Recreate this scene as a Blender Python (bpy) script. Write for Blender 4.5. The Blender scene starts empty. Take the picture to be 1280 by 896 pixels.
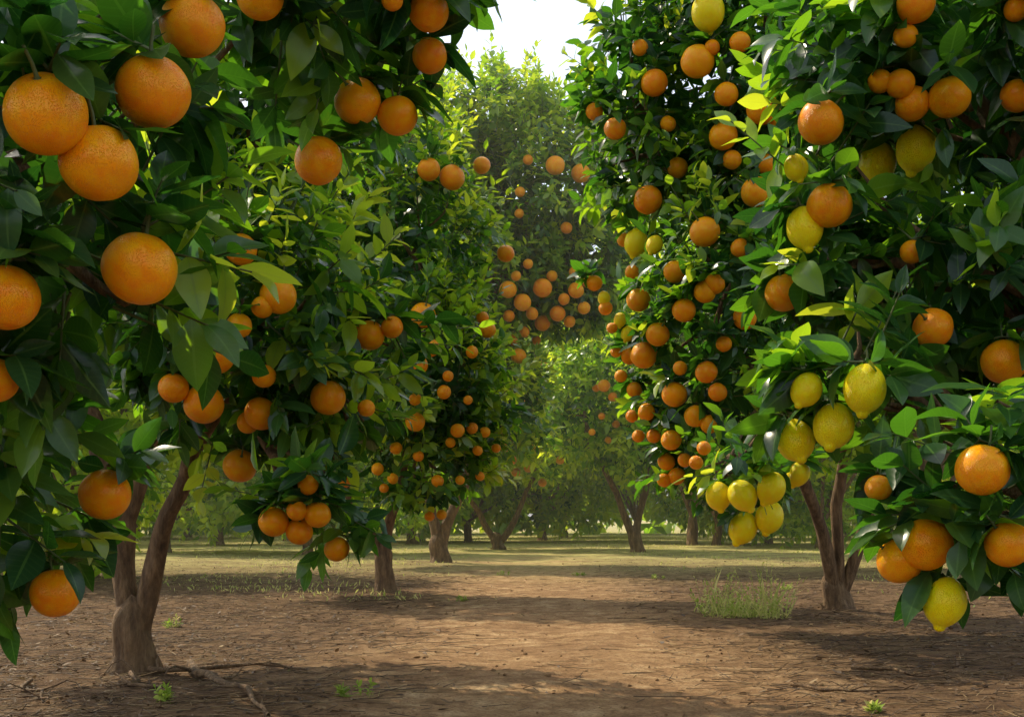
import bpy, math, numpy as np
from mathutils import Vector, Matrix
rng = np.random.default_rng(11)
S = bpy.context.scene
COL = S.collection
S.view_settings.view_transform = 'Standard'
S.view_settings.look = 'None'
S.view_settings.exposure = 0

K = 1.45                       # lens / spacing factor
F = 1100.0 * K; EYE = 0.6; UC = 640.0; VH = 650.0
SUN_AZ, SUN_EL = -46.0, 47.0
HAZE = 0.0036

# ------------------------------------------------------------------ camera, light
cam = bpy.data.cameras.new("camera"); co = bpy.data.objects.new("camera", cam); COL.objects.link(co)
co.location = (0, 0, EYE); co.rotation_euler = (math.radians(90), 0, 0)
cam.sensor_width = 36; cam.lens = 36 * F / 1280; cam.shift_y = (VH - 448) / 1280
cam.clip_start = 0.02; cam.clip_end = 3000
S.camera = co
W = bpy.data.worlds.new("World"); S.world = W; W.use_nodes = True
nt = W.node_tree; nt.nodes.clear()
sky = nt.nodes.new('ShaderNodeTexSky'); sky.sky_type = 'NISHITA'; sky.sun_disc = False
sky.sun_elevation = math.radians(SUN_EL); sky.sun_rotation = math.radians(SUN_AZ)
sky.dust_density = 3.0; sky.air_density = 1.0
# even white added to the sky colour to whiten it and raise ambient fill
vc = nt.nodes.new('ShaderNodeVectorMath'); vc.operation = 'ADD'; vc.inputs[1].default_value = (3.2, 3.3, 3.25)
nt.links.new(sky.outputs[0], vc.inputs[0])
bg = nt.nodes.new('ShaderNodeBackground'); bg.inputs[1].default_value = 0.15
ow = nt.nodes.new('ShaderNodeOutputWorld')
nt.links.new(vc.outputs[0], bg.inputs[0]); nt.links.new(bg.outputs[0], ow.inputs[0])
sl = bpy.data.lights.new("sun", 'SUN'); sl.energy = 5.0; sl.angle = math.radians(0.5); sl.color = (1, 0.88, 0.64)
so = bpy.data.objects.new("sun", sl); COL.objects.link(so)
az, el = math.radians(SUN_AZ), math.radians(SUN_EL)
sv = Vector((math.sin(az) * math.cos(el), math.cos(az) * math.cos(el), math.sin(el)))
so.rotation_euler = sv.to_track_quat('Z', 'Y').to_euler(); so.location = (0, 0, 30)

# ------------------------------------------------------------------ materials
class M:
    def __init__(s, name):
        s.m = bpy.data.materials.new(name); s.m.use_nodes = True; s.t = s.m.node_tree; s.t.nodes.clear()
    def n(s, typ, **kw):
        x = s.t.nodes.new(typ)
        for k, v in kw.items(): setattr(x, k, v)
        return x
    def l(s, a, b): s.t.links.new(a, b)
    def ramp(s, src, stops):
        r = s.n('ShaderNodeValToRGB'); e = r.color_ramp.elements
        while len(e) > 1: e.remove(e[0])
        e[0].position = stops[0][0]; e[0].color = (*stops[0][1], 1)
        for p, c in stops[1:]:
            q = e.new(p); q.color = (*c, 1)
        s.l(src, r.inputs[0]); return r.outputs[0]
    def noise(s, scale, detail=4, rough=0.6, vec=None):
        x = s.n('ShaderNodeTexNoise'); x.inputs['Scale'].default_value = scale
        x.inputs['Detail'].default_value = detail; x.inputs['Roughness'].default_value = rough
        if vec is not None: s.l(vec, x.inputs['Vector'])
        return x.outputs[0]
    def math(s, op, a, b=None, c=None):
        x = s.n('ShaderNodeMath', operation=op)
        for i, v in enumerate((a, b, c)):
            if v is None: continue
            if isinstance(v, (int, float)): x.inputs[i].default_value = v
            else: s.l(v, x.inputs[i])
        return x.outputs[0]
    def mix(s, f, a, b, mode='MIX'):
        x = s.n('ShaderNodeMixRGB', blend_type=mode)
        for i, v in enumerate((f, a, b)):
            if isinstance(v, (int, float)): x.inputs[i].default_value = v
            elif isinstance(v, tuple): x.inputs[i].default_value = (*v, 1)
            else: s.l(v, x.inputs[i])
        return x.outputs[0]
    def out(s, sh): o = s.n('ShaderNodeOutputMaterial'); s.l(sh, o.inputs[0])

def leaf_material(name, transl=0.45, detail=True):
    m = M(name)
    at = m.n('ShaderNodeAttribute', attribute_name='leaf'); sep = m.n('ShaderNodeSeparateXYZ'); m.l(at.outputs['Vector'], sep.inputs[0])
    x, y, t = sep.outputs
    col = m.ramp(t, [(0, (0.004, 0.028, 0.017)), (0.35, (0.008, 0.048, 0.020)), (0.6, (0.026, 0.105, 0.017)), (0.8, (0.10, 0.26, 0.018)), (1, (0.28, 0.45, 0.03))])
    tcol = m.ramp(t, [(0, (0.03, 0.13, 0.01)), (0.35, (0.12, 0.34, 0.012)), (0.6, (0.38, 0.70, 0.015)), (1, (0.86, 0.94, 0.04))])
    p = m.n('ShaderNodeBsdfPrincipled')
    if detail:
        ax = m.math('ABSOLUTE', x)
        rib = m.math('LESS_THAN', ax, 0.07)
        ph = m.math('MULTIPLY', m.math('SUBTRACT', y, m.math('MULTIPLY', ax, 0.13)), 62.0)
        vein = m.math('POWER', m.math('ADD', m.math('MULTIPLY', m.math('SINE', ph), 0.5), 0.5), 6.0)
        v = m.math('MAXIMUM', m.math('MULTIPLY', rib, 0.8), m.math('MULTIPLY', vein, 0.18))
        col = m.mix(v, col, (0.12, 0.25, 0.05))
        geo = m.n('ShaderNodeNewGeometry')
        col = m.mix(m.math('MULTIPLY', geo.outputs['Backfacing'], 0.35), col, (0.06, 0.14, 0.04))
    m.l(col, p.inputs['Base Color'])
    p.inputs['Roughness'].default_value = 0.24; p.inputs['Specular IOR Level'].default_value = 0.5
    tr = m.n('ShaderNodeBsdfTranslucent'); m.l(tcol, tr.inputs[0])
    mx = m.n('ShaderNodeMixShader'); mx.inputs[0].default_value = transl
    m.l(p.outputs[0], mx.inputs[1]); m.l(tr.outputs[0], mx.inputs[2]); m.out(mx.outputs[0])
    return m.m
LEAF = leaf_material("citrus_leaf")
LEAF_FAR = leaf_material("citrus_leaf_plain", 0.55, False)

def bark_material():
    m = M("citrus_bark"); tc = m.n('ShaderNodeTexCoord'); mp = m.n('ShaderNodeMapping'); mp.inputs['Scale'].default_value = (1, 1, 0.22)
    m.l(tc.outputs['Object'], mp.inputs[0])
    a = m.noise(28, 6, 0.7, mp.outputs[0]); b = m.noise(4, 3, 0.5, tc.outputs['Object'])
    col = m.ramp(a, [(0.3, (0.055, 0.028, 0.012)), (0.5, (0.20, 0.112, 0.048)), (0.72, (0.44, 0.27, 0.13))])
    col = m.mix(m.math('MULTIPLY', b, 0.35), col, (0.13, 0.075, 0.033))
    bp = m.n('ShaderNodeBump'); bp.inputs['Strength'].default_value = 1.0; bp.inputs['Distance'].default_value = 0.05; m.l(a, bp.inputs['Height'])
    p = m.n('ShaderNodeBsdfPrincipled'); m.l(col, p.inputs['Base Color']); m.l(bp.outputs[0], p.inputs['Normal']); p.inputs['Roughness'].default_value = 0.85
    m.out(p.outputs[0]); return m.m
BARK = bark_material()

def twig_material():
    m = M("green_twig"); c = m.ramp(m.noise(20), [(0.3, (0.06, 0.08, 0.02)), (0.7, (0.10, 0.13, 0.03))])
    p = m.n('ShaderNodeBsdfPrincipled'); m.l(c, p.inputs['Base Color']); p.inputs['Roughness'].default_value = 0.6; m.out(p.outputs[0]); return m.m
TWIG = twig_material()

def fruit_material(name, c0, c1, c2, scale):
    m = M(name); tc = m.n('ShaderNodeTexCoord'); oi = m.n('ShaderNodeObjectInfo')
    big = m.noise(2.2, 3, 0.5, tc.outputs['Object'])
    col = m.ramp(big, [(0.3, c0), (0.5, c1), (0.72, c2)])
    hs = m.n('ShaderNodeHueSaturation'); m.l(col, hs.inputs['Color'])
    m.l(m.math('ADD', 0.495, m.math('MULTIPLY', oi.outputs['Random'], 0.012)), hs.inputs['Hue'])
    m.l(m.math('ADD', 0.96, m.math('MULTIPLY', oi.outputs['Random'], 0.04)), hs.inputs['Value'])
    vo = m.n('ShaderNodeTexVoronoi'); vo.inputs['Scale'].default_value = scale; m.l(tc.outputs['Object'], vo.inputs['Vector'])
    pit = m.math('MINIMUM', vo.outputs['Distance'], 0.45)
    bp = m.n('ShaderNodeBump'); bp.inputs['Strength'].default_value = 0.6; bp.inputs['Distance'].default_value = 0.025; m.l(pit, bp.inputs['Height'])
    p = m.n('ShaderNodeBsdfPrincipled'); m.l(hs.outputs[0], p.inputs['Base Color']); m.l(bp.outputs[0], p.inputs['Normal'])
    p.inputs['Roughness'].default_value = 0.33; p.inputs['Specular IOR Level'].default_value = 0.28
    p.inputs['Subsurface Weight'].default_value = 0.3; p.inputs['Subsurface Radius'].default_value = (1.0, 0.35, 0.05); p.inputs['Subsurface Scale'].default_value = 0.03
    m.out(p.outputs[0]); return m.m
ORANGE = fruit_material("orange_peel", (1.0, 0.27, 0.0), (1.0, 0.34, 0.0), (1.0, 0.42, 0.001), 26)
LEMON = fruit_material("lemon_peel", (1.0, 0.70, 0.002), (1.0, 0.76, 0.004), (1.0, 0.81, 0.012), 20)

def ground_material():
    m = M("orchard_soil"); tc = m.n('ShaderNodeTexCoord'); o = tc.outputs['Object']
    a = m.noise(1.3, 6, 0.65, o); b = m.noise(7, 10, 0.70, o); c = m.noise(70, 5, 0.7, o)
    base = m.ramp(b, [(0.3, (0.16, 0.085, 0.038)), (0.5, (0.42, 0.25, 0.12)), (0.7, (0.68, 0.47, 0.25))])
    base = m.mix(m.math('MULTIPLY', m.ramp(a, [(0.42, (0, 0, 0)), (0.6, (1, 1, 1))]), 0.5), base, (0.22, 0.115, 0.054))
    base = m.mix(m.math('MULTIPLY', m.ramp(c, [(0.48, (0, 0, 0)), (0.6, (1, 1, 1))]), 0.45), base, (0.08, 0.045, 0.024))
    sep = m.n('ShaderNodeSeparateXYZ'); m.l(o, sep.inputs[0])
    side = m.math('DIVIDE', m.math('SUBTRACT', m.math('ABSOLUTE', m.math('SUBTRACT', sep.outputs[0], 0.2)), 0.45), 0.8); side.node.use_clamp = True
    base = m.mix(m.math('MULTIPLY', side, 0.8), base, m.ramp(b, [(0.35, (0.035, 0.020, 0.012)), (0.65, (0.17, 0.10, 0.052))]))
    fy = m.math('DIVIDE', m.math('SUBTRACT', sep.outputs[1], 8.0 * K), 8.0 * K); fy.node.use_clamp = True
    g = m.math('MULTIPLY', fy, m.ramp(a, [(0.36, (0.2, 0.2, 0.2)), (0.56, (1, 1, 1))]))
    base = m.mix(g, base, m.ramp(b, [(0.3, (0.26, 0.25, 0.06)), (0.6, (0.64, 0.55, 0.22))]))
    bp = m.n('ShaderNodeBump'); bp.inputs['Strength'].default_value = 1.0; bp.inputs['Distance'].default_value = 0.035
    m.l(m.math('ADD', b, m.math('MULTIPLY', c, 0.5)), bp.inputs['Height'])
    p = m.n('ShaderNodeBsdfPrincipled'); m.l(base, p.inputs['Base Color']); m.l(bp.outputs[0], p.inputs['Normal']); p.inputs['Roughness'].default_value = 0.95
    p.inputs['Specular IOR Level'].default_value = 0.12
    m.out(p.outputs[0]); return m.m
SOIL = ground_material()

def attr_mat(name, stops, transl=0.3, rough=0.7):
    m = M(name); at = m.n('ShaderNodeAttribute', attribute_name='leaf'); sep = m.n('ShaderNodeSeparateXYZ'); m.l(at.outputs['Vector'], sep.inputs[0])
    c = m.ramp(sep.outputs[2], stops)
    p = m.n('ShaderNodeBsdfPrincipled'); m.l(c, p.inputs['Base Color']); p.inputs['Roughness'].default_value = rough
    tr = m.n('ShaderNodeBsdfTranslucent'); m.l(c, tr.inputs[0]); mx = m.n('ShaderNodeMixShader'); mx.inputs[0].default_value = transl
    m.l(p.outputs[0], mx.inputs[1]); m.l(tr.outputs[0], mx.inputs[2]); m.out(mx.outputs[0]); return m.m
LITTER = attr_mat("dry_leaf", [(0, (0.06, 0.034, 0.018)), (0.5, (0.17, 0.10, 0.045)), (0.85, (0.38, 0.26, 0.12)), (1, (0.14, 0.24, 0.03))], 0.15)
GRASS = attr_mat("grass_blade", [(0, (0.12, 0.22, 0.02)), (0.5, (0.34, 0.46, 0.05)), (1, (0.70, 0.62, 0.24))], 0.5)

# ------------------------------------------------------------------ mesh helpers
def mesh_np(name, V, Q, T=None, mats=(), mi=None, attr=None, smooth=True):
    me = bpy.data.meshes.new(name)
    nq = 0 if Q is None else len(Q); ntri = 0 if T is None else len(T)
    me.vertices.add(len(V)); me.vertices.foreach_set('co', np.ascontiguousarray(V, dtype=np.float32).ravel())
    loops = np.concatenate(([] if not nq else [np.asarray(Q).ravel()]) + ([] if not ntri else [np.asarray(T).ravel()])).astype(np.int32)
    me.loops.add(len(loops)); me.loops.foreach_set('vertex_index', loops)
    me.polygons.add(nq + ntri)
    st = np.concatenate([np.arange(nq) * 4, nq * 4 + np.arange(ntri) * 3]).astype(np.int32)
    me.polygons.foreach_set('loop_start', st)
    for m in mats: me.materials.append(m)
    if mi is not None: me.polygons.foreach_set('material_index', np.asarray(mi, dtype=np.int32))
    me.update(calc_edges=True)
    me.polygons.foreach_set('use_smooth', np.full(nq + ntri, smooth))
    if attr is not None:
        a = me.attributes.new('leaf', 'FLOAT_VECTOR', 'POINT'); a.data.foreach_set('vector', np.ascontiguousarray(attr, dtype=np.float32).ravel())
    me.validate(); return me

def norm(a): return a / np.maximum(np.linalg.norm(a, axis=-1, keepdims=True), 1e-9)

def leaf_template(st):
    ys = np.linspace(0, 1, st + 1); P = [(0, 0.0)]; 
    for y in ys[1:-1]: P += [(-1, y), (0, y), (1, y)]
    P.append((0, 1.0)); P = np.array(P); n = len(P); q = []; t = []
    t += [(0, 2, 1), (0, 3, 2)]
    for k in range(st - 2):
        a = 1 + 3 * k; b = a + 3
        q += [(a, a + 1, b + 1, b), (a + 1, a + 2, b + 2, b + 1)]
    a = 1 + 3 * (st - 2); t += [(a, a + 1, n - 1), (a + 1, a + 2, n - 1)]
    w = np.sin(np.pi * P[:, 1] ** 0.85) ** 0.85
    if st >= 8: w = np.sin(np.pi * P[:, 1] ** 0.9) ** 0.95 * (1 - .10 * P[:, 1])
    w[0] = w[-1] = 0
    return P, w, np.array(q).reshape(-1, 4), np.array(t)
TEMPL = {k: leaf_template(k) for k in (2, 3, 4, 5, 6, 9)}

def build_leaves(L, st):
    P, w, q, t = TEMPL[st]
    B, T, Sd, N = L['B'], L['T'], L['S'], L['N']; n = len(B)
    y = P[:, 1][None, :, None]; x = (P[:, 0] * w)[None, :, None]; 
    ln = L['len'][:, None, None]; wd = L['wid'][:, None, None]; cu = L['curl'][:, None, None]; fo = L['fold'][:, None, None]
    ph = L['tint'][:, None, None] * 40
    V = B[:, None, :] + T[:, None, :] * ln * (y - 0.15 * cu * y ** 2) + Sd[:, None, :] * wd * x \
        + N[:, None, :] * (fo * np.abs(x) * wd - cu * ln * y ** 2 + 0.10 * wd * np.sin(y * 9 + ph) * np.abs(x))
    V = V.reshape(-1, 3); M_ = len(P); off = (np.arange(n) * M_)
    Q = (q[None] + off[:, None, None]).reshape(-1, 4) if len(q) else np.zeros((0, 4), int)
    Tt = (t[None] + off[:, None, None]).reshape(-1, 3)
    A = np.empty((n, M_, 3)); A[:, :, 0] = P[:, 0]; A[:, :, 1] = P[:, 1]; A[:, :, 2] = L['tint'][:, None]
    return V, Q, Tt, A.reshape(-1, 3)

def twig_leaves(P, D, Kn, tl, ll, tint, droop=0.25, wr=0.23):
    n = len(P); D = norm(D)
    up = np.array([0, 0, 1.0]); a = norm(np.cross(D, up + 0.01 * rng.normal(size=(n, 3)))); b = np.cross(D, a)
    i = np.arange(Kn)[None, :]; fr = (i + 0.6) / Kn
    ph = 2.4 * i + rng.uniform(0, 6.28, (n, 1)) + rng.normal(0, 0.3, (n, Kn))
    al = np.radians(np.interp(fr, [0, 0.6, 1], [72, 58, 22]) + rng.normal(0, 12, (n, Kn)))
    rad = a[:, None] * np.cos(ph)[..., None] + b[:, None] * np.sin(ph)[..., None]
    T = D[:, None] * np.cos(al)[..., None] + rad * np.sin(al)[..., None]
    T = T + np.array([0, 0, -1.0]) * (droop * rng.uniform(0.2, 1.4, (n, Kn)))[..., None]; T = norm(T)
    B = P[:, None] + D[:, None] * (tl[:, None] * fr)[..., None]
    ref = D[:, None] * 0.5 + up * 0.75 + rng.normal(0, 0.38, (n, Kn, 3))
    N = norm(ref - (ref * T).sum(-1, keepdims=True) * T); Sd = np.cross(N, T)
    ln = ll * rng.uniform(0.6, 1.2, (n, Kn)) * np.interp(fr, [0, 0.5, 1], [1, 1.05, 0.75])
    d = dict(B=B, T=T, S=Sd, N=N, len=ln, wid=ln * rng.uniform(wr * 0.85, wr * 1.15, (n, Kn)), curl=rng.uniform(-0.02, 0.36, (n, Kn)), fold=rng.uniform(0.05, 0.38, (n, Kn)),
             tint=np.clip(tint[:, None] + rng.normal(0, 0.07, (n, Kn)), 0, 1))
    return {k: (v.reshape(-1, 3) if v.ndim == 3 else v.reshape(-1)) for k, v in d.items()}

def prism(P, E, r):
    n = len(P); D = norm(E - P); a = norm(np.cross(D, np.array([0.3, 0.2, 0.9]))); b = np.cross(D, a)
    V = np.empty((n, 6, 3))
    for k in range(3):
        o = a * math.cos(2.094 * k) + b * math.sin(2.094 * k)
        V[:, k] = P + o * r; V[:, 3 + k] = E + o * r * 0.5
    q = np.array([[0, 1, 4, 3], [1, 2, 5, 4], [2, 0, 3, 5]])
    return V.reshape(-1, 3), (q[None] + (np.arange(n) * 6)[:, None, None]).reshape(-1, 4)

class Tubes:
    def __init__(s): s.V = []; s.Q = []; s.n = 0
    def add(s, pts, rad, sides=10, rough=0.0, flare=False):
        pts = [Vector(p) for p in pts]; k = len(pts); a = None; base = s.n
        seed = rng.uniform(0, 6, 4)
        for i, p in enumerate(pts):
            d = (pts[min(i + 1, k - 1)] - pts[max(i - 1, 0)]).normalized()
            if a is None: a = d.orthogonal().normalized()
            a = (a - d * a.dot(d)).normalized(); b = d.cross(a)
            for j in range(sides):
                th = 2 * math.pi * j / sides
                m = 1 + rough * (math.sin(3 * th + seed[0] + i * 0.35) * 0.5 + math.sin(5 * th + seed[1] - i * 0.5) * 0.35 + math.sin(2 * th + seed[2] + i * 0.9) * 0.5)
                if flare and p.z < 0.08: m += (0.08 - p.z) * 3.0 * max(0, math.sin(4 * th + seed[3])) + (0.08 - p.z) * 0.8
                q = p + (a * math.cos(th) + b * math.sin(th)) * rad[i] * m
                s.V.append(q[:])
        for i in range(k - 1):
            for j in range(sides):
                A = base + i * sides + j; B = base + i * sides + (j + 1) % sides
                s.Q.append((A, B, B + sides, A + sides))
        s.n += k * sides
    def mesh(s, name, mats): return mesh_np(name, np.array(s.V), np.array(s.Q), None, mats)

def curve(p0, p1, n, bend, sag=0.0):
    p0 = np.array(p0, float); p1 = np.array(p1, float); t = np.linspace(0, 1, n)[:, None]
    L = np.linalg.norm(p1 - p0); b = rng.normal(size=3) * bend * L; c = rng.normal(size=3) * bend * L * 0.4
    return p0 + (p1 - p0) * t + b * np.sin(np.pi * t) + c * np.sin(2.5 * np.pi * t) * t + np.array([0, 0, sag]) * L * np.sin(np.pi * t)

def link(o, parent=None):
    COL.objects.link(o)
    if parent is not None: o.parent = parent
    return o

# ------------------------------------------------------------------ trees
TREES = {}
def sph(n):
    return norm(rng.normal(size=(n, 3)))

def blob_noise(d, seed, fr=2.2):
    r = np.random.default_rng(seed); s = 0
    for k in range(5):
        s = s + np.sin(d @ (r.normal(size=3) * fr * (1 + 0.5 * k)) + r.uniform(0, 6)) / (1 + 0.4 * k)
    return s / 2.2

def make_crown(blobs, dens, leaf, Kn, tl, st, fruits=(), shoots=0.0, bright=0.0, fill=.08, extra=None, shoot_len=0.28, wr=.23, gap=-.34, thin=0.0, reach=7):
    packs = []; stems = []
    C = np.array([b[0] for b in blobs], float); R = np.array([b[1] for b in blobs], float)
    for bi, (c, r) in enumerate(zip(C, R)):
        area = 4 * math.pi * (((r[0] * r[1]) ** 1.6 + (r[0] * r[2]) ** 1.6 + (r[1] * r[2]) ** 1.6) / 3) ** (1 / 1.6)
        n = int(area * dens)
        d = sph(n); nz = blob_noise(d, bi * 7 + int(abs(c[0]) * 100)); nz2 = blob_noise(d, bi * 13 + 5, 4.5)
        f = (1 - np.abs(rng.normal(0, 0.16, n))) * (1 + 0.19 * nz + 0.19 * nz2)
        # the sunny upper and outer side of the crown is thinner, so light falls through in flecks
        side = np.clip(d[:, 2] * .7 + d[:, 1] * .6 + .2, 0, 1)
        keep = (nz2 > gap + thin * side + rng.uniform(-.3, .3, n)) & (rng.random(n) > thin * .45 * side)
        P = c + d * r * f[:, None]
        inside = np.zeros(n, bool)
        for bj in range(len(C)):
            if bj != bi: inside |= (((P - C[bj]) / R[bj]) ** 2).sum(1) < 0.62 ** 2
        keep &= ~inside & (P[:, 2] > 0.12)
        P, d2, f = P[keep], norm(d[keep] / r), f[keep]; n = len(P)
        D = norm(d2 * 0.85 + np.array([0, 0, 0.30]) + rng.normal(0, 0.42, (n, 3)))
        tint = 0.34 + 0.18 * nz2[keep] + rng.normal(0, 0.12, n) + 0.9 * (f - 0.95) + bright  # bright shifts leaf tint per tree; far crowns get a lit glow painted in
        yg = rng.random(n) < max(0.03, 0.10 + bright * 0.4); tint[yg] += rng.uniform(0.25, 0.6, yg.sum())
        tls = tl * rng.uniform(0.6, 1.4, n)
        packs.append(twig_leaves(P, D, Kn, tls, leaf, np.clip(tint, 0, 1), wr=wr)); stems.append((P - D * 0.06, P + D * tls[:, None]))
        if fill:  # larger, darker inner leaves added to stop light passing through the crown
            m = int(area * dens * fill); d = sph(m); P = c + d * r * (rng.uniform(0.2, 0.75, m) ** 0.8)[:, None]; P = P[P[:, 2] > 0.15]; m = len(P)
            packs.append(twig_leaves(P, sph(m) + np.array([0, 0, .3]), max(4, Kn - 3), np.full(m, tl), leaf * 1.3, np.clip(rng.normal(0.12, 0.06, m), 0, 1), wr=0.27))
        if shoots > 0:
            m = int(area * shoots); d = sph(m * 2); d = d[d[:, 2] > -0.1][:m]; m = len(d); P = c + d * r * (0.98 + 0.1 * blob_noise(d, bi * 7 + int(abs(c[0]) * 100)))[:, None]
            ins = np.zeros(m, bool)
            for bj in range(len(C)):
                if bj != bi: ins |= (((P - C[bj]) / R[bj]) ** 2).sum(1) < 0.85
            P = P[~ins]; d = d[~ins]; m = len(P)
            if m:
                D = norm(d / r * 0.35 + np.array([0, 0, 0.9]) + rng.normal(0, 0.2, (m, 3)))
                tls = shoot_len * rng.uniform(0.5, 1.2, m)
                packs.append(twig_leaves(P, D, Kn + 5, tls, leaf * 0.9, np.clip(rng.normal(0.78, 0.13, m), 0, 1), droop=0.1)); stems.append((P - D * 0.08, P + D * tls[:, None]))
    if extra is not None and len(extra):
        E = np.array([e[0] for e in extra]); D = np.array([e[1] for e in extra]); m = len(E)
        sc = np.array([e[2] for e in extra])
        packs.append(twig_leaves(E, D, 7, sc, leaf, np.clip(rng.normal(0.28 + bright, 0.14, m), 0, 1), droop=0.25)); stems.append((E, E + norm(D) * sc[:, None]))
    Lf = {k: np.concatenate([p[k] for p in packs]) for k in packs[0]}
    cen = Lf['B'] + Lf['T'] * Lf['len'][:, None] * 0.5; tip = Lf['B'] + Lf['T'] * Lf['len'][:, None] * 0.9
    keep = np.ones(len(cen), bool)
    camp = np.array([0, 0, EYE])
    for fr_ in fruits:
        p, rr = fr_[0], fr_[1]; rc = fr_[2] if len(fr_) > 2 else reach
        ax = camp - p; dist = np.linalg.norm(ax); ax = ax / dist
        for X in (cen, tip, Lf['B']):
            q = X - p; s = q @ ax
            perp = np.linalg.norm(q - s[:, None] * ax, axis=1)
            keep &= ~((s > -0.3 * rr) & (s < rc * rr) & (perp < 0.92 * rr)) & ~((q ** 2).sum(1) < (1.05 * rr) ** 2)
    keep &= np.linalg.norm(cen - camp, axis=1) > 0.9
    Lf = {k: v[keep] for k, v in Lf.items()}
    V, Q, T, A = build_leaves(Lf, st)
    SP = np.concatenate([s[0] for s in stems]); SE = np.concatenate([s[1] for s in stems])
    ks = np.ones(len(SP), bool)
    for fr_ in fruits:
        p, rr = fr_[0], fr_[1]
        ax = camp - p; ax /= np.linalg.norm(ax)
        for w_ in (0, .25, .5, .75, 1):
            q = SP * (1 - w_) + SE * w_ - p; s = q @ ax; ks &= ~((s > -0.5 * rr) & (s < reach * rr) & (np.linalg.norm(q - s[:, None] * ax, axis=1) < 1.0 * rr))
    V2, Q2 = prism(SP[ks], SE[ks], 0.0035)
    nq1 = len(Q); Qa = np.concatenate([Q, Q2 + len(V)]) ; 
    mi = np.concatenate([np.zeros(nq1), np.ones(len(Q2)), np.zeros(len(T))])
    A = np.concatenate([A, np.tile([0.5, 0.5, 0.3], (len(V2), 1))])
    return np.concatenate([V, V2]), Qa, T, mi, A

def make_trunk(base, fork_z, r0, blobs, lean=(0, 0), limbs=None, sub=7, limb_r=.66):
    tb = Tubes(); bx, by = base
    fork = np.array([bx + lean[0], by + lean[1], fork_z])
    n = 14; t = np.linspace(0, 1, n); 
    pts = np.array([bx, by, -0.06]) * (1 - t[:, None]) + fork * t[:, None]; pts[:, 0] += 0.02 * np.sin(t * 5 + 1) * (t > 0)
    tb.add(pts, r0 * (1.14 - 0.20 * t - .45 * np.clip((t - .7) / .3, 0, 1) ** 2), 22, 0.10, True)
    starts = []
    if limbs:
        for L in limbs:
            L = [np.array(p, float) for p in L]; seg = []
            for a, b in zip(L[:-1], L[1:]): seg += list(curve(a, b, 7, 0.035))[:-1]
            seg.append(L[-1]); m = len(seg); tt = np.linspace(0, 1, m); tb.add(seg, r0 * (.36 + (limb_r - .36) * (1 - tt) ** 1.4), 14, 0.10); starts.append(L[-1])
    else: starts = [fork - np.array([0, 0, 0.03])]
    for (c, r) in blobs:
        c = np.array(c, float); s = min(starts, key=lambda q: np.linalg.norm(q - c))
        w = min(r0 * 0.45, 0.02 + 0.045 * min(r) / 0.6)
        pts = curve(s - (c - s) * 0.02, c, 12, 0.06, 0.05); tb.add(pts, np.linspace(w, w * 0.45, 12), 9, 0.05)
        for k in range(sub):
            d = norm(rng.normal(size=3)); e = c + d * np.array(r) * 0.9; st_ = pts[rng.integers(6, 12)]
            q = curve(st_, e, 7, 0.08); tb.add(q, np.linspace(w * 0.42, 0.004, 7), 5)
    return tb.mesh("trunk", [BARK])

def add_tree(key, name, base, fork_z, r0, blobs, label, cat, dens, leaf, Kn, tl, st, fruits=(), shoots=0, bright=0, lean=(0, 0), limbs=None, extra=None, sub=7, fill=.08, far=False, limb_r=.66, **kw):
    e = bpy.data.objects.new(name, None); e.location = (base[0], base[1], 0); e.empty_display_size = 0.2; link(e)
    e['label'] = label; e['category'] = cat
    e['group'] = "trees lining the orchard alley"
    org = np.array([base[0], base[1], 0.0])
    tm = make_trunk(base, fork_z, r0, blobs, lean, limbs, sub, limb_r); tm.transform(Matrix.Translation(-Vector(org)))
    t = link(bpy.data.objects.new("trunk", tm), e)
    V, Q, T, mi, A = make_crown(blobs, dens, leaf, Kn, tl, st, fruits, shoots, bright, fill, extra, **kw)
    cm = mesh_np("crown", V - org, Q, T, [LEAF_FAR if far else LEAF, TWIG], mi, A)
    c = link(bpy.data.objects.new("crown", cm), e)
    TREES[key] = (e, t, c)

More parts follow.
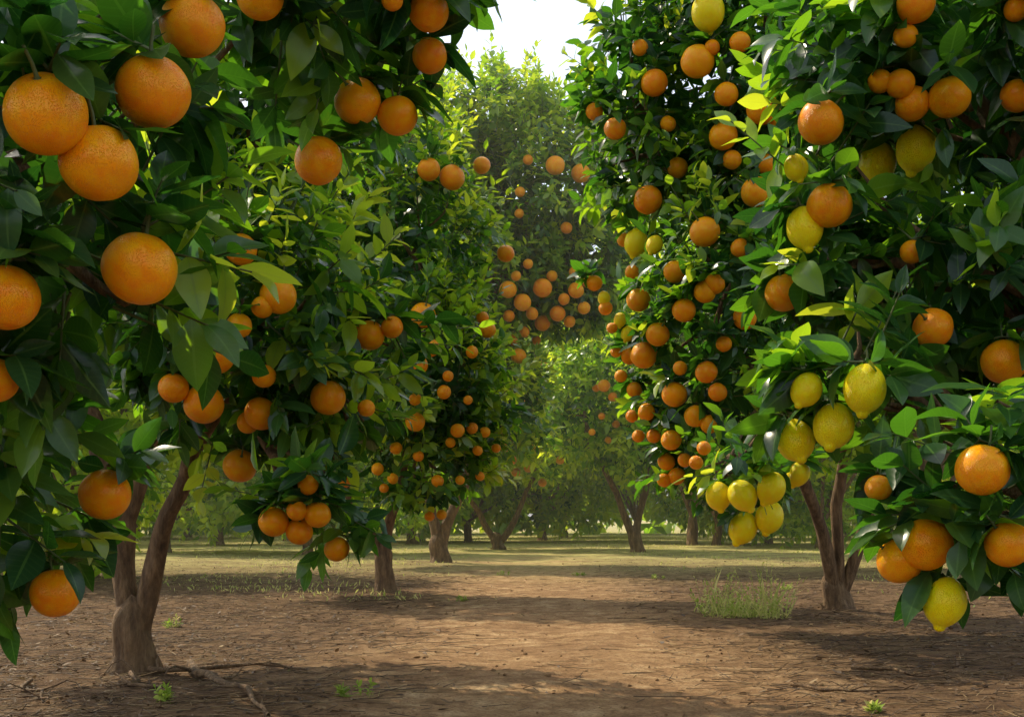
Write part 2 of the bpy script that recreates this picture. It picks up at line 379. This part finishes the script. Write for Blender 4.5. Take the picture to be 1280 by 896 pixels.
BL = {
 'L0': [((-.80, 1.47, 1.22), (.25, .30, .40)), ((-.48, 2.0, 1.92), (.31, .26, .27)), ((-1.01, 1.72, .66), (.14, .18, .15)), ((-1.25, 1.9, 1.0), (.2, .2, .3))],
 'L1': [((-.98, 3.1, 1.38), (.40, .50, .44)), ((-.67, 2.9, .68), (.13, .16, .09)), ((-.98, 3.5, 2.40), (.50, .5, .52)), ((-1.98, 3.6, 1.85), (.48, .5, .6)), ((-1.35, 3.9, 1.7), (.5, .45, .45)), ((-.60, 3.15, 1.04), (.12, .2, .16)), ((-.46, 3.3, 1.33), (.10, .15, .10))],
 'L2': [((-.68, 6.8, 1.75), (.50, .65, .62)), ((-.80, 6.9, 2.75), (.55, .65, .65)), ((-1.6, 7.2, 2.3), (.8, .8, 1.2)), ((-1.2, 7.2, 3.4), (.75, .8, .75)), ((-.72, 6.9, 1.12), (.48, .45, .36)), ((-.30, 6.9, 1.45), (.25, .3, .3))],
 'L3': [((-1.3, 12, 3.0), (1.2, 1.2, 1.6)), ((.25, 12.4, 5.1), (1.0, 1.2, 1.3)), ((-1.5, 12.2, 5.0), (1.2, 1.2, 1.5)), ((.9, 12.3, 4.2), (.8, .8, .8)), ((-.3, 12, 3.9), (.9, .8, .9)), ((-.1, 12, 2.2), (.55, .6, .7)), ((1.15, 12.7, 5.4), (.65, .8, .9)), ((-.35, 12.2, 5.9), (.8, .8, .8)), ((.65, 12.1, 3.6), (.75, .5, .35))],
 'L4': [((-.3, 18.3, 3.3), (1.5, 1.4, 1.6)), ((.6, 18.6, 2.6), (1.0, 1.0, 1.0)), ((-1.4, 18.4, 2.7), (1.1, 1.1, 1.1)), ((.9, 18.8, 4.2), (1.0, 1.0, .8))],
 'R1': [((1.14, 4.7, 1.65), (.42, .55, .85)), ((1.30, 4.8, 3.1), (.62, .65, .85)), ((2.2, 5.6, 2.35), (.9, .85, 1.1)), ((1.02, 3.9, .84), (.17, .18, .09)), ((2.3, 5.4, 3.6), (.85, .85, .85)), ((.68, 4.75, 2.85), (.20, .3, .6))],
 'RN': [((1.22, 2.65, 2.0), (.42, .36, .28)), ((1.36, 2.5, 1.20), (.33, .31, .18)), ((.88, 2.5, 1.45), (.10, .15, .27)), ((.88, 2.25, .98), (.14, .14, .11)), ((1.06, 1.95, .70), (.15, .16, .16)), ((1.85, 2.5, 1.4), (.38, .35, .65))],
 'R2': [((2.3, 16.3, 3.6), (1.6, 1.5, 1.7)), ((1.3, 16, 2.6), (.8, .8, .9)), ((2.7, 16.3, 5.0), (1.3, 1.3, 1.3)), ((2.6, 16, 2.1), (1.1, .8, .7))],
}
BL = {k: [((c[0], c[1] * K, c[2]), (r[0], r[1] * 1.15, r[2])) for c, r in v] for k, v in BL.items()}
def place(key, u, v, px):
    """position a fruit where its line of sight meets the outer foliage of its tree"""
    d = np.array([(u - UC) / F, 1.0, (VH - v) / F]); o = np.array([0, 0, EYE]); best = None; near = None
    for c, r in BL[key]:
        c = np.array(c); r = np.array(r) + (.05 if key in ('L0', 'RN', 'L1') else .08); oo = (o - c) / r; dd = d / r
        A = dd @ dd; B = 2 * oo @ dd; C = oo @ oo - 1; disc = B * B - 4 * A * C
        if disc > 0:
            t = (-B - math.sqrt(disc)) / (2 * A)
            if best is None or t < best: best = t
        t = -B / (2 * A); q = np.linalg.norm(oo + dd * t)
        if near is None or q < near[0]: near = (q, t)
    t = best if best is not None else near[1]
    r = px * t / F / 2
    return o + d * (t - 0.3 * r), r

FR = []   # (key, kind, pos, r, px)
def fl(key, kind, items):
    for it in items:
        p, r = place(key, *it); FR.append((key, kind, p, r, it[2]))
fl('L0', 'o', [(57,143,102),(191,115,92),(124,204,96),(175,336,92),(8,372,82),(-5,475,55),(240,32,80),(325,-5,60),(131,618,64),(69,741,62),
   (447,127,58),(497,145,50),(398,201,60),(536,15,50),(537,70,44),(490,0,28)])
fl('L1', 'o', [(268,442,52),(255,505,50),(326,517,42),(217,485,38),(348,370,46),(410,497,44),(300,582,42),(299,407,32),(301,312,40),(342,652,38),(374,664,34),
   (421,686,32),(397,643,34),(371,638,26),(330,470,30),(385,606,26),(328,384,28),(310,528,28),(462,419,38),(490,409,28),(458,510,22)])
fl('L2', 'o', [(529,394,32),(536,212,29),(565,222,32),(602,207,22),(538,434,24),(522,456,26),(519,499,16),(555,490,18),
   (519,527,25),(572,538,18),(609,412,22),(632,317,22),(603,397,16),(495,560,16),(472,586,16),(547,601,16),(491,598,14),(523,570,14),(480,610,12),(537,645,13),
   (552,643,13),(563,553,13),(597,563,13),(606,540,14),(585,500,12),(590,535,15),(600,595,12),(575,600,12),(560,470,14),(430,600,20),
   (505,470,14),(445,540,16),(590,440,16),(620,560,12)])
fl('L3', 'o', [(635,362,22),(678,360,24),(653,378,22),(697,392,20),(678,404,20),(648,445,20),(726,217,24),(660,200,13),(694,207,24),(650,240,13),(708,285,15),(649,267,12),
   (720,363,20),(705,374,15),(640,425,15),(595,440,12),(618,470,12),(636,395,15),(660,330,13),(600,350,12),(655,415,14),
   (712,402,15),(730,385,16),(665,392,16),(690,345,14),(718,340,14),(735,352,16),(645,345,13),(670,425,12)])
fl('L4', 'o', [(664,472,12),(705,470,12),(700,440,12),(650,540,12),(685,550,12),(640,575,12),(700,520,12),(637,545,12),(672,520,11),(715,500,11),(655,505,11),(690,490,11),(625,530,12),(630,560,12),(668,560,11),(710,545,11),(645,590,12),(612,570,12),(620,600,11),(678,603,11),(725,470,12),(735,505,11),
   (680,455,11),(720,440,11),(660,585,11),(700,575,11),(690,530,10),(640,500,11),(720,525,10),(650,455,11)])
fl('R1', 'o', [(810,250,36),(881,290,38),(769,161,28),(743,140,22),(818,104,34),(847,210,26),(904,170,36),(945,240,38),(872,77,42),(953,136,40),(908,118,30),(925,53,26),
   (843,340,28),(855,388,30),(798,375,30),(822,418,30),(805,444,34),(881,365,28),(787,445,22),(893,355,26),(931,397,30),(960,205,28),(843,493,32),(883,465,28),(869,520,28),
   (887,530,24),(839,550,26),(808,515,22),(793,487,20),(743,354,20),(757,385,18),(833,577,22),(846,595,22),(830,600,18),(817,545,18),(798,545,16),(790,520,16),(856,575,18),(870,578,18),
   (897,490,24),(765,410,14),(776,470,16),(780,300,18),(915,200,24),(975,150,26),(925,310,24),(905,430,20),(835,155,20),(800,60,20),(890,60,20),(985,70,22),
   (850,460,18),(790,340,18),(770,440,14),(880,560,18)])
fl('R1', 'l', [(885,15,47),(795,303,34),(818,306,24),(785,417,20),(755,373,18),(775,400,18),(898,620,36),(928,619,40),(964,610,40),(929,660,40),(962,646,40),(998,592,32)])
fl('RN', 'o', [(1026,153,57),(1037,257,56),(980,366,48),(1187,122,52),(1125,105,36),(1140,130,44),(1145,5,48),(1100,102,30),(1272,120,42),(1270,12,30),(1255,452,56),(1166,410,50),
   (1228,587,66),(1158,680,66),(1125,700,58),(1260,680,58),(1098,610,34),(1140,315,30),(1132,45,30)])
fl('RN', 'l', [(1097,204,52),(1145,186,56),(1006,285,52),(995,210,34),(1181,752,60),(1081,486,60),(1042,532,58),(994,550,54),(1008,487,44)])
fl('R2', 'o', [(755,482,16),(766,496,12),(745,485,10),(752,520,9),(770,530,10),(740,540,9),(760,550,9),(780,480,10)])

def fr_of(key): return [(f[2], f[3]) for f in FR if f[0] == key]
LOWLEM = [(f[2], f[3], 45) for f in FR if f[0] == 'R1' and f[1] == 'l' and f[2][2] < 1.0]
def extras(key, mn=26):
    out = []
    for f in FR:
        if f[0] != key or f[4] < mn: continue
        top = f[2] + np.array([0, 0.25 * f[3], f[3] * 1.15])
        for k in range(4):
            out.append((top, norm(rng.normal(size=3) * [1, .7, .5] + np.array([0, 0.25, 0.35 - 0.3 * k])), rng.uniform(0.04, 0.10)))
    return out

def T_(key, name, base, *a, **k):
    if k.get('limbs'): k['limbs'] = [[(p[0], p[1] * K, p[2]) for p in L] for L in k['limbs']]
    add_tree(key, name, (base[0], base[1] * K), *a, fruits=fr_of(key) + (LOWLEM if key in ('RN', 'R1') else []), **k)
T_('L0', "orange_tree", (-1.95, 1.75), .55, .09, BL['L0'], "leafy orange tree with very large glossy fruit on drooping boughs", "orange tree", 108, .120, 8, .12, 9, shoots=6, bright=-.07, extra=extras('L0'), wr=.25, gap=-.5, thin=.4, reach=13)
T_('L1', "orange_tree", (-1.52, 3.5), .30, .076, BL['L1'], "orange tree with forked brown trunk and low fruiting boughs", "orange tree", 95, .115, 8, .15, 5, shoots=11, bright=-.02, extra=extras('L1'), wr=.23, gap=-.45, thin=1.0, reach=12,
   lean=(.05, -.02), limbs=[[(-1.49, 3.49, .16), (-1.42, 3.47, .36), (-1.26, 3.40, .76), (-1.02, 3.25, 1.1)], [(-1.50, 3.49, .16), (-1.53, 3.49, .60), (-1.42, 3.5, .95), (-1.2, 3.5, 1.4)], [(-1.53, 3.5, .55), (-1.65, 3.52, .95), (-1.85, 3.6, 1.3)]])
T_('L2', "orange_tree", (-1.07, 7.33), .42, .075, BL['L2'], "tall orange tree thick with small fruit, trunk splitting into two limbs", "orange tree", 76, .13, 8, .18, 3, shoots=12, extra=extras('L2'), shoot_len=.38, bright=.04, gap=-.45, thin=.9,
   lean=(.02, 0), limbs=[[(-1.06, 7.33, .28), (-.95, 7.25, .75), (-.85, 7.1, 1.2)], [(-1.08, 7.33, .28), (-1.35, 7.3, .8), (-1.55, 7.2, 1.3)]])
T_('L3', "orange_tree", (-1.02, 12.45), .42, .13, BL['L3'], "very tall orange tree with pale sunlit top and forked trunk", "orange tree", 56, .17, 8, .24, 3, shoots=8, bright=.16, extra=extras('L3', 60), sub=5, shoot_len=.5, thin=.3,
   limbs=[[(-1.0, 12.45, .3), (-.7, 12.4, 1.0), (-.3, 12.2, 2.2), (0, 12.2, 3.6)], [(-1.03, 12.45, .3), (-1.2, 12.4, 1.1), (-1.3, 12.2, 2.2)]])
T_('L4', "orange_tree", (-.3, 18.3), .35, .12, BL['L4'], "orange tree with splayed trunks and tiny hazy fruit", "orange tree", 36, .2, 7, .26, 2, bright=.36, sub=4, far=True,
   limbs=[[(-.3, 18.3, .1), (-.7, 18.3, .8), (-1.2, 18.3, 1.5)], [(-.28, 18.3, .1), (.1, 18.3, .7), (.45, 18.4, 1.5)]])
T_('R1', "orange_tree", (2.21, 6.0), .24, .085, BL['R1'], "broad orange tree bearing mixed oranges and lemons, three splayed limbs", "orange tree", 100, .122, 8, .17, 4, shoots=4, bright=-.05, extra=extras('R1', 20), thin=.4, reach=10, limb_r=.58,
   limbs=[[(2.2, 6, .10), (2.08, 5.9, .52), (1.82, 5.7, .98), (1.4, 5.2, 1.5)], [(2.22, 6, .12), (2.19, 5.95, .7), (2.2, 5.8, 1.4)], [(2.24, 6, .10), (2.38, 5.95, .55), (2.48, 5.8, 1.05), (2.5, 5.6, 1.8)]])
T_('RN', "citrus_tree", (2.15, 2.5), .5, .08, BL['RN'], "citrus tree with large oranges and yellow lemons on glossy boughs", "citrus tree", 104, .130, 8, .12, 9, shoots=3, bright=-.08, extra=extras('RN'), wr=.25, reach=13)
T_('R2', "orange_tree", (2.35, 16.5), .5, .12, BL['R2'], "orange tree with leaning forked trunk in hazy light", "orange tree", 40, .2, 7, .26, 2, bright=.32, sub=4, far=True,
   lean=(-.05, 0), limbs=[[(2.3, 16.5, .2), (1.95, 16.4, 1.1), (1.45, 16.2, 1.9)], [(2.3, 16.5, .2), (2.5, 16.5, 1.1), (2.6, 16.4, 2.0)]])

def generic(key, base, seed):
    r = np.random.default_rng(seed); base = (base[0], base[1] * K)
    bl = []
    for k in range(9):
        a = r.uniform(0, 6.28); q = r.uniform(.4, 1.5)
        bl.append(((base[0] + q * math.cos(a), base[1] + q * math.sin(a), r.uniform(1.0, 3.6)), (r.uniform(.8, 1.2), r.uniform(.8, 1.2), r.uniform(.6, 1.0))))
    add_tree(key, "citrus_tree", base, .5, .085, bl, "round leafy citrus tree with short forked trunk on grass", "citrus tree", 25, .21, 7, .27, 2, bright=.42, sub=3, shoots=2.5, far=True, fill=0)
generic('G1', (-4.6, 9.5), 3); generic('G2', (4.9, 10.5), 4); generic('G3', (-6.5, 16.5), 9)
def copy_tree(key, x, y, s, rz):
    e, t, c = TREES[key]; n = e.copy(); link(n); n.location = (x, y, 0); n.scale = (s, s, s); n.rotation_euler = (0, 0, rz)
    for q in (t, c):
        w = q.copy(); link(w); w.parent = n
rows = []
for y in (22, 26, 31):
    for x in (-16, -11.5, -7.2, -3.0, 1.2 if y > 25 else 4.6, 7.2, 11.5, 16):
        rows.append((x + rng.uniform(-.8, .8), (y + rng.uniform(-1.2, 1.2)) * K, rng.uniform(1.2, 1.6)))
rows += [(x, y * K, rng.uniform(1, 1.2)) for x, y in [(-8.5, 11.5), (-11, 17), (8.8, 14), (6.5, 18.5), (11.5, 17), (-3.6, 15.5), (4.9, 21), (3.4, 24), (-1.2, 24)]]
for i, (x, y, s) in enumerate(rows):
    copy_tree(('G1', 'G2', 'G3')[i % 3], x, y, s, rng.uniform(0, 6.28))

n = 9000; a = rng.uniform(-1.1, 1.1, n); R_ = rng.uniform(52, 60, n); hz = rng.uniform(0, 1, n) ** .8 * (8.0 + 1.6 * np.sin(a * 19) + 1.2 * np.sin(a * 47 + 1))
P = np.stack([np.sin(a) * R_, np.cos(a) * R_, hz], 1)
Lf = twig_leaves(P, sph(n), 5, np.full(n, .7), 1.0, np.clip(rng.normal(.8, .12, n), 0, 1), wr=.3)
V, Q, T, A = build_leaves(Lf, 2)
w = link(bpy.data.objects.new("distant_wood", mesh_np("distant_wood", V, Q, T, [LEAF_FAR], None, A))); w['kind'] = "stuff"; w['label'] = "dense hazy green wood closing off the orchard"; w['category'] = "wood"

# ------------------------------------------------------------------ fruit
def lathe(prof, seg=40):
    V = []; Q = []; T = []
    for (r, z) in prof[1:-1]:
        for j in range(seg):
            th = 2 * math.pi * j / seg; k = 1 + 0.012 * math.sin(3 * th + z * 4) + 0.008 * math.sin(5 * th)
            V.append((r * k * math.cos(th), r * k * math.sin(th), z))
    m = len(prof) - 2
    for i in range(m - 1):
        for j in range(seg):
            a = i * seg + j; b = i * seg + (j + 1) % seg; Q.append((a, b, b + seg, a + seg))
    V.append((0, 0, prof[0][1])); V.append((0, 0, prof[-1][1])); b0 = len(V) - 2
    for j in range(seg):
        T.append((b0, (j + 1) % seg, j)); T.append((b0 + 1, (m - 1) * seg + j, (m - 1) * seg + (j + 1) % seg))
    return np.array(V), np.array(Q), np.array(T)
prof = []
for i in range(29):
    th = -math.pi / 2 + math.pi * i / 28; z = math.sin(th) * .965; r = math.cos(th)
    if z > 0: z -= 0.10 * math.exp(-(r / .16) ** 2)
    else: z += 0.035 * math.exp(-(r / .10) ** 2)
    prof.append((max(r, 0), z))
OM = mesh_np("orange", *lathe(prof), [ORANGE])
prof = []
N_ = 44
for i in range(N_ + 1):
    t = i / N_; z = -1.34 + 2.46 * t
    body = math.sqrt(max(0, 1 - (z / 1.10) ** 2)) ** 1.05 if abs(z) < 1.10 else 0
    nip = 0.27 * math.sqrt(max(0, 1 - ((z + 1.06) / .28) ** 2)) if -1.34 <= z < -.82 else 0
    nk = 0.18 * math.sqrt(max(0, 1 - ((z - 1.0) / .12) ** 2)) if .88 < z <= 1.12 else 0
    prof.append((max(((body * .92) ** 4 + nip ** 4 + nk ** 4) ** .25, 0.0), z))
LM = mesh_np("lemon", *lathe(prof), [LEMON])
tb = Tubes(); tb.add([(0, 0, .78), (0, 0, .95), (0, .03, 1.25), (.05, .12, 1.7)], [.13, .06, .05, .045], 8)
tb.add([(0, 0, .84), (0, 0, .91)], [.17, .1], 10, .25)
SM = tb.mesh("stem", [TWIG])
for i, (key, kind, p, r, px) in enumerate(FR):
    o = bpy.data.objects.new("orange" if kind == 'o' else "lemon", OM if kind == 'o' else LM); link(o)
    o.location = p; s = r * (0.95 if kind == 'l' else 1.0); o.scale = (s, s, s)
    tilt = 0.5 if kind == 'o' else 0.22
    o.rotation_euler = (rng.normal(0, tilt), rng.normal(0, tilt), rng.uniform(0, 6.28))
    if kind == 'o':
        o['label'] = ("very large ripe orange with pitted peel among glossy leaves" if px > 78 else "ripe bright orange hanging beneath dark green leaves" if px > 30 else "small round orange hanging in the leafy crown")
        o['category'] = "orange"; o['group'] = "oranges hanging on the trees"
    else:
        o['label'] = "ripe yellow lemon with pointed tip hanging in leaves" if px > 30 else "small yellow lemon hanging in the leafy crown"
        o['category'] = "lemon"; o['group'] = "lemons hanging on the trees"
    if px >= 30:
        st = bpy.data.objects.new("stem", SM); link(st, o)

# ------------------------------------------------------------------ ground
def ground_h(X, Y):
    X = np.asarray(X, float); Y = np.asarray(Y, float)
    d = np.clip(1.0 - np.hypot(X, Y) / 80, 0, 1)
    h = .018 * np.sin(X * 1.7 + np.sin(Y * .8)) * np.sin(Y * .9 + 1) + .009 * np.sin(X * 5.1 + Y * 1.6) * np.sin(Y * 3.1 - X) + .004 * np.sin(X * 13 + Y * 5) * np.sin(Y * 9 - X * 5)
    return h * d
gx = np.concatenate([-np.geomspace(900, 7, 40), np.linspace(-6.9, 6.9, 300), np.geomspace(7, 900, 40)])
gy = np.concatenate([[-60, -20, -5], np.linspace(0, 17, 340), np.geomspace(17.1, 1500, 90)])
GX, GY = np.meshgrid(gx, gy); nx, ny = len(gx), len(gy)
GZ = ground_h(GX, GY) + (rng.normal(0, .0022, GX.shape) * (np.hypot(GX, GY) < 18))
V = np.stack([GX, GY, GZ], -1).reshape(-1, 3); idx = np.arange(nx * ny).reshape(ny, nx)
Q = np.stack([idx[:-1, :-1], idx[:-1, 1:], idx[1:, 1:], idx[1:, :-1]], -1).reshape(-1, 4)
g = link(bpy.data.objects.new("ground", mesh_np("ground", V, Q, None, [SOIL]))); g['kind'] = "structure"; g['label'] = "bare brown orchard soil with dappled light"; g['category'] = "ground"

def side_density(X, Y):
    cl = .5 + .5 * np.sin(X * 3.1 + np.sin(Y * 2.3)) * np.sin(Y * 2.7 + X * 1.3)
    return np.clip((np.abs(X - .2) - .3) / 1.1, .06, 1) * (.25 + .9 * cl)
def scat(n, far, pw):
    Y = (1.6 + far * rng.random(n) ** pw) * K; X = rng.uniform(-.75, .75, n) * (Y / K + 1.2); k = rng.random(n) < side_density(X, Y); return X[k], Y[k], k.sum()
X, Y, n = scat(60000, 12, 1.5)
a = rng.uniform(0, 6.28, n); T = norm(np.stack([np.cos(a), np.sin(a), rng.normal(0, .2, n)], 1)); ref = norm(np.stack([rng.normal(0, .35, n), rng.normal(0, .35, n), np.ones(n)], 1))
N = norm(ref - (ref * T).sum(1, keepdims=True) * T); ln = .006 + .038 * rng.random(n) ** 2
Lf = dict(B=np.stack([X, Y, ground_h(X, Y) + .005], 1), T=T, S=np.cross(N, T), N=N, len=ln, wid=ln * rng.uniform(.1, .26, n), curl=rng.uniform(-.3, .3, n), fold=rng.uniform(-.2, .6, n), tint=np.clip(rng.beta(1.3, 2.4, n) * 1.0, 0, 1) * np.where(rng.random(n) < .98, .85, 1.15))
V, Q, T, A = build_leaves(Lf, 3)
o = link(bpy.data.objects.new("leaf_litter", mesh_np("leaf_litter", V, Q, T, [LITTER], None, A))); o['kind'] = "stuff"; o['label'] = "dry brown leaves scattered over the soil"; o['category'] = "leaf litter"

X, Y, n = scat(38000, 8, 1.4)
a = rng.normal(0, .9, n); ln = rng.uniform(.03, .26, n) * rng.random(n) + .02
P = np.stack([X, Y, ground_h(X, Y) + .006], 1); E = P + np.stack([np.cos(a) * ln, np.sin(a) * ln, rng.normal(.004, .008, n)], 1)
V, Q = prism(P, E, .0018)
t_ = rng.uniform(0, .8, n).repeat(6); o = link(bpy.data.objects.new("twig_litter", mesh_np("twig_litter", V, Q, None, [LITTER], None, np.stack([t_ * 0, t_ * 0, t_], 1)))); o['kind'] = "stuff"; o['label'] = "thin dry twigs and straw strewn on soil"; o['category'] = "twigs"

n = 2200; Y = (1.7 + 10 * rng.random(n) ** 1.6) * K; X = rng.uniform(-.75, .75, n) * (Y / K + 1)
ic = np.array([[0, 0, 1], [.9, 0, .4], [.28, .85, .45], [-.72, .53, .35], [-.72, -.53, .45], [.28, -.85, .38], [.8, .3, -.5], [-.3, .8, -.5], [-.8, -.3, -.5], [.2, -.8, -.5]])
ft = np.array([[0, 1, 2], [0, 2, 3], [0, 3, 4], [0, 4, 5], [0, 5, 1], [1, 6, 2], [2, 7, 3], [3, 8, 4], [4, 9, 5], [5, 9, 1], [1, 9, 6], [2, 6, 7], [3, 7, 8], [4, 8, 9]])
s = rng.uniform(.003, .014, n) * rng.uniform(.4, 1, n)
V = ic[None] * (s[:, None, None] * rng.uniform(.6, 1.3, (n, 10, 3))) + np.stack([X, Y, ground_h(X, Y) + s * .1], 1)[:, None]
o = link(bpy.data.objects.new("soil_clods", mesh_np("soil_clods", V.reshape(-1, 3), None, (ft[None] + (np.arange(n) * 10)[:, None, None]).reshape(-1, 3), [SOIL]))); o['kind'] = "stuff"; o['label'] = "small crumbly clods of brown earth"; o['category'] = "soil clods"

def blades(X, Y, h, tint, lean=.5, wid=.05):
    n = len(X); D = norm(np.stack([rng.normal(0, lean, n), rng.normal(0, lean, n), np.ones(n)], 1)); ref = rng.normal(size=(n, 3)); N = norm(ref - (ref * D).sum(1, keepdims=True) * D)
    return dict(B=np.stack([X, Y, ground_h(X, Y) - .003], 1), T=D, S=np.cross(N, D), N=N, len=h, wid=h * wid, curl=rng.uniform(.1, .6, n), fold=np.zeros(n) + .2, tint=np.clip(tint, 0, 1))
n = 80000; Y = (6.5 + 36 * rng.random(n) ** 1.3); X = rng.uniform(-.8, .8, n) * Y
den = .12 + .5 * np.sin(X * 1.3 + np.sin(Y * .9) * 2) * np.sin(Y * .7 + X * .4) + (Y - 11) / 32
k = (rng.random(n) < np.clip(den, 0, .8)) & ~((np.abs(X - .6) < 1.3) & (Y < 18) & (rng.random(n) < .95)); X, Y = X[k], Y[k] * K; n = len(X)
V, Q, T, A = build_leaves(blades(X, Y, rng.uniform(.015, .05, n) * (1 + Y / 50), rng.normal(.82, .18, n), .8, .10), 2)
o = link(bpy.data.objects.new("grass", mesh_np("grass", V, Q, T, [GRASS], None, A))); o['kind'] = "stuff"; o['label'] = "short dry pale grass beneath the trees"; o['category'] = "grass"

def weed(x, y, rad, h, n, label, leafy=0, tn=.55):
    y *= K
    a = rng.uniform(0, 6.28, n); q = rad * np.sqrt(rng.random(n)) ; X = x + q * np.cos(a); Y = y + q * np.sin(a) * .8
    V, Q, T, A = build_leaves(blades(X, Y, h * rng.uniform(.3, 1, n) * (1.1 - .6 * q / rad), rng.normal(tn, .2, n), .45, .035), 4)
    if leafy:
        a = rng.uniform(0, 6.28, leafy); q = rad * np.sqrt(rng.random(leafy)); P = np.stack([x + q * np.cos(a), y + q * np.sin(a), ground_h(x + q * np.cos(a), y + q * np.sin(a))], 1)
        D = norm(np.stack([rng.normal(0, .3, leafy), rng.normal(0, .3, leafy), np.ones(leafy)], 1)); sl_ = h * rng.uniform(.5, 1.25, leafy)
        V2, Q2, T2, A2 = build_leaves(twig_leaves(P, D, 12, sl_, .032, np.clip(rng.normal(tn, .2, leafy), 0, 1), droop=.1, wr=.2), 4)
        V3, Q3 = prism(P, P + D * sl_[:, None], .002)
        Q = np.concatenate([Q, Q2 + len(V), Q3 + len(V) + len(V2)]); T = np.concatenate([T, T2 + len(V)]); V = np.concatenate([V, V2, V3]); A = np.concatenate([A, A2, np.tile([0, 0, .6], (len(V3), 1))])
    V = V - np.array([x, y, 0]); o = link(bpy.data.objects.new("weed_tuft", mesh_np("weed_tuft", V, Q, T, [GRASS], None, A))); o.location = (x, y, 0)
    o['label'] = label; o['category'] = "weed"; o['group'] = "weeds growing in the track"
weed(1.42, 5.35, .26, .18, 170, "yellow-green leafy weed patch with tall stalks on bare soil", 44, .8)
weed(1.26, 5.55, .12, .30, 22, "thin spiky weed stalks rising from soil", 14, .8)
weed(1.60, 5.45, .12, .32, 22, "thin spiky weed stalks rising from soil", 18, .8)
for (x, y) in ((-.5, 2.95), (-1.05, 2.8), (1.1, 2.8), (2.3, 7.4), (.75, 9.5), (-.35, 6.6), (1.5, 9.0), (-1.9, 4.9), (-.1, 9.8)):
    weed(x + rng.normal(0, .03), y, rng.uniform(.03, .07), rng.uniform(.03, .06), 22, "low green weed sprouting from brown soil", 5)

def branch(pts, r, label):
    pts = [(p[0], p[1] * K, p[2]) for p in pts]
    c = np.array(pts[0]); tb = Tubes(); seg = []
    for a, b in zip(pts[:-1], pts[1:]): seg += list(curve(np.array(a) - c, np.array(b) - c, 8, .09) * [1, 1, .35])[:-1]
    seg.append(np.array(pts[-1]) - c); tb.add(seg, np.linspace(r, r * .3, len(seg)), 8, .15)
    for k in range(4):
        s_ = seg[rng.integers(3, len(seg) - 1)]; a = rng.uniform(0, 6.28); tb.add(curve(s_, s_ + np.array([math.cos(a) * .16, math.sin(a) * .2, .012]), 5, .12), np.linspace(r * .4, .0015, 5), 5)
    o = link(bpy.data.objects.new("fallen_branch", tb.mesh("fallen_branch", [BARK]))); o.location = c; o['label'] = label; o['category'] = "branch"; o['group'] = "dead branches lying on the soil"
branch([(-1.28, 3.50, .03), (-1.12, 3.25, .035), (-.90, 3.0, .03), (-.72, 2.6, .025)], .019, "long crooked dead branch lying by the trunk")
branch([(-1.42, 3.45, .02), (-1.22, 3.42, .03), (-1.02, 3.55, .025), (-.8, 3.42, .02)], .012, "thin crooked dead branch by the trunk")
branch([(-1.45, 3.35, .02), (-1.35, 3.1, .03), (-1.1, 3.0, .025)], .011, "thin crooked dead branch by the trunk")
branch([(-1.75, 3.2, .02), (-1.6, 3.0, .03), (-1.5, 2.85, .025)], .009, "thin crooked dead branch by the trunk")
branch([(-1.2, 3.0, .025), (-1.0, 2.85, .025), (-.85, 2.9, .02)], .009, "thin crooked dead branch by the trunk")
branch([(1.35, 3.5, .015), (1.5, 3.35, .025), (1.7, 3.4, .02)], .008, "short dead branch lying on brown soil")
branch([(1.0, 3.15, .015), (1.15, 3.0, .025), (1.4, 3.05, .02)], .007, "short dead branch lying on brown soil")

if HAZE:
    hb = M("haze"); vs = hb.n('ShaderNodeVolumeScatter'); vs.inputs['Color'].default_value = (1, .96, .74, 1); vs.inputs['Density'].default_value = HAZE; vs.inputs['Anisotropy'].default_value = .5
    oo = hb.n('ShaderNodeOutputMaterial'); hb.l(vs.outputs[0], oo.inputs['Volume'])
    V = np.array([(x, y, z) for x in (-60, 60) for y in (8.5, 95) for z in (-.5, 14)], float)
    Q = np.array([(0, 1, 3, 2), (4, 6, 7, 5), (0, 4, 5, 1), (2, 3, 7, 6), (0, 2, 6, 4), (1, 5, 7, 3)])
    h = link(bpy.data.objects.new("haze", mesh_np("haze", V, Q, None, [hb.m], smooth=False))); h['kind'] = "structure"; h['label'] = "thin sunlit morning mist between the trees"; h['category'] = "mist"
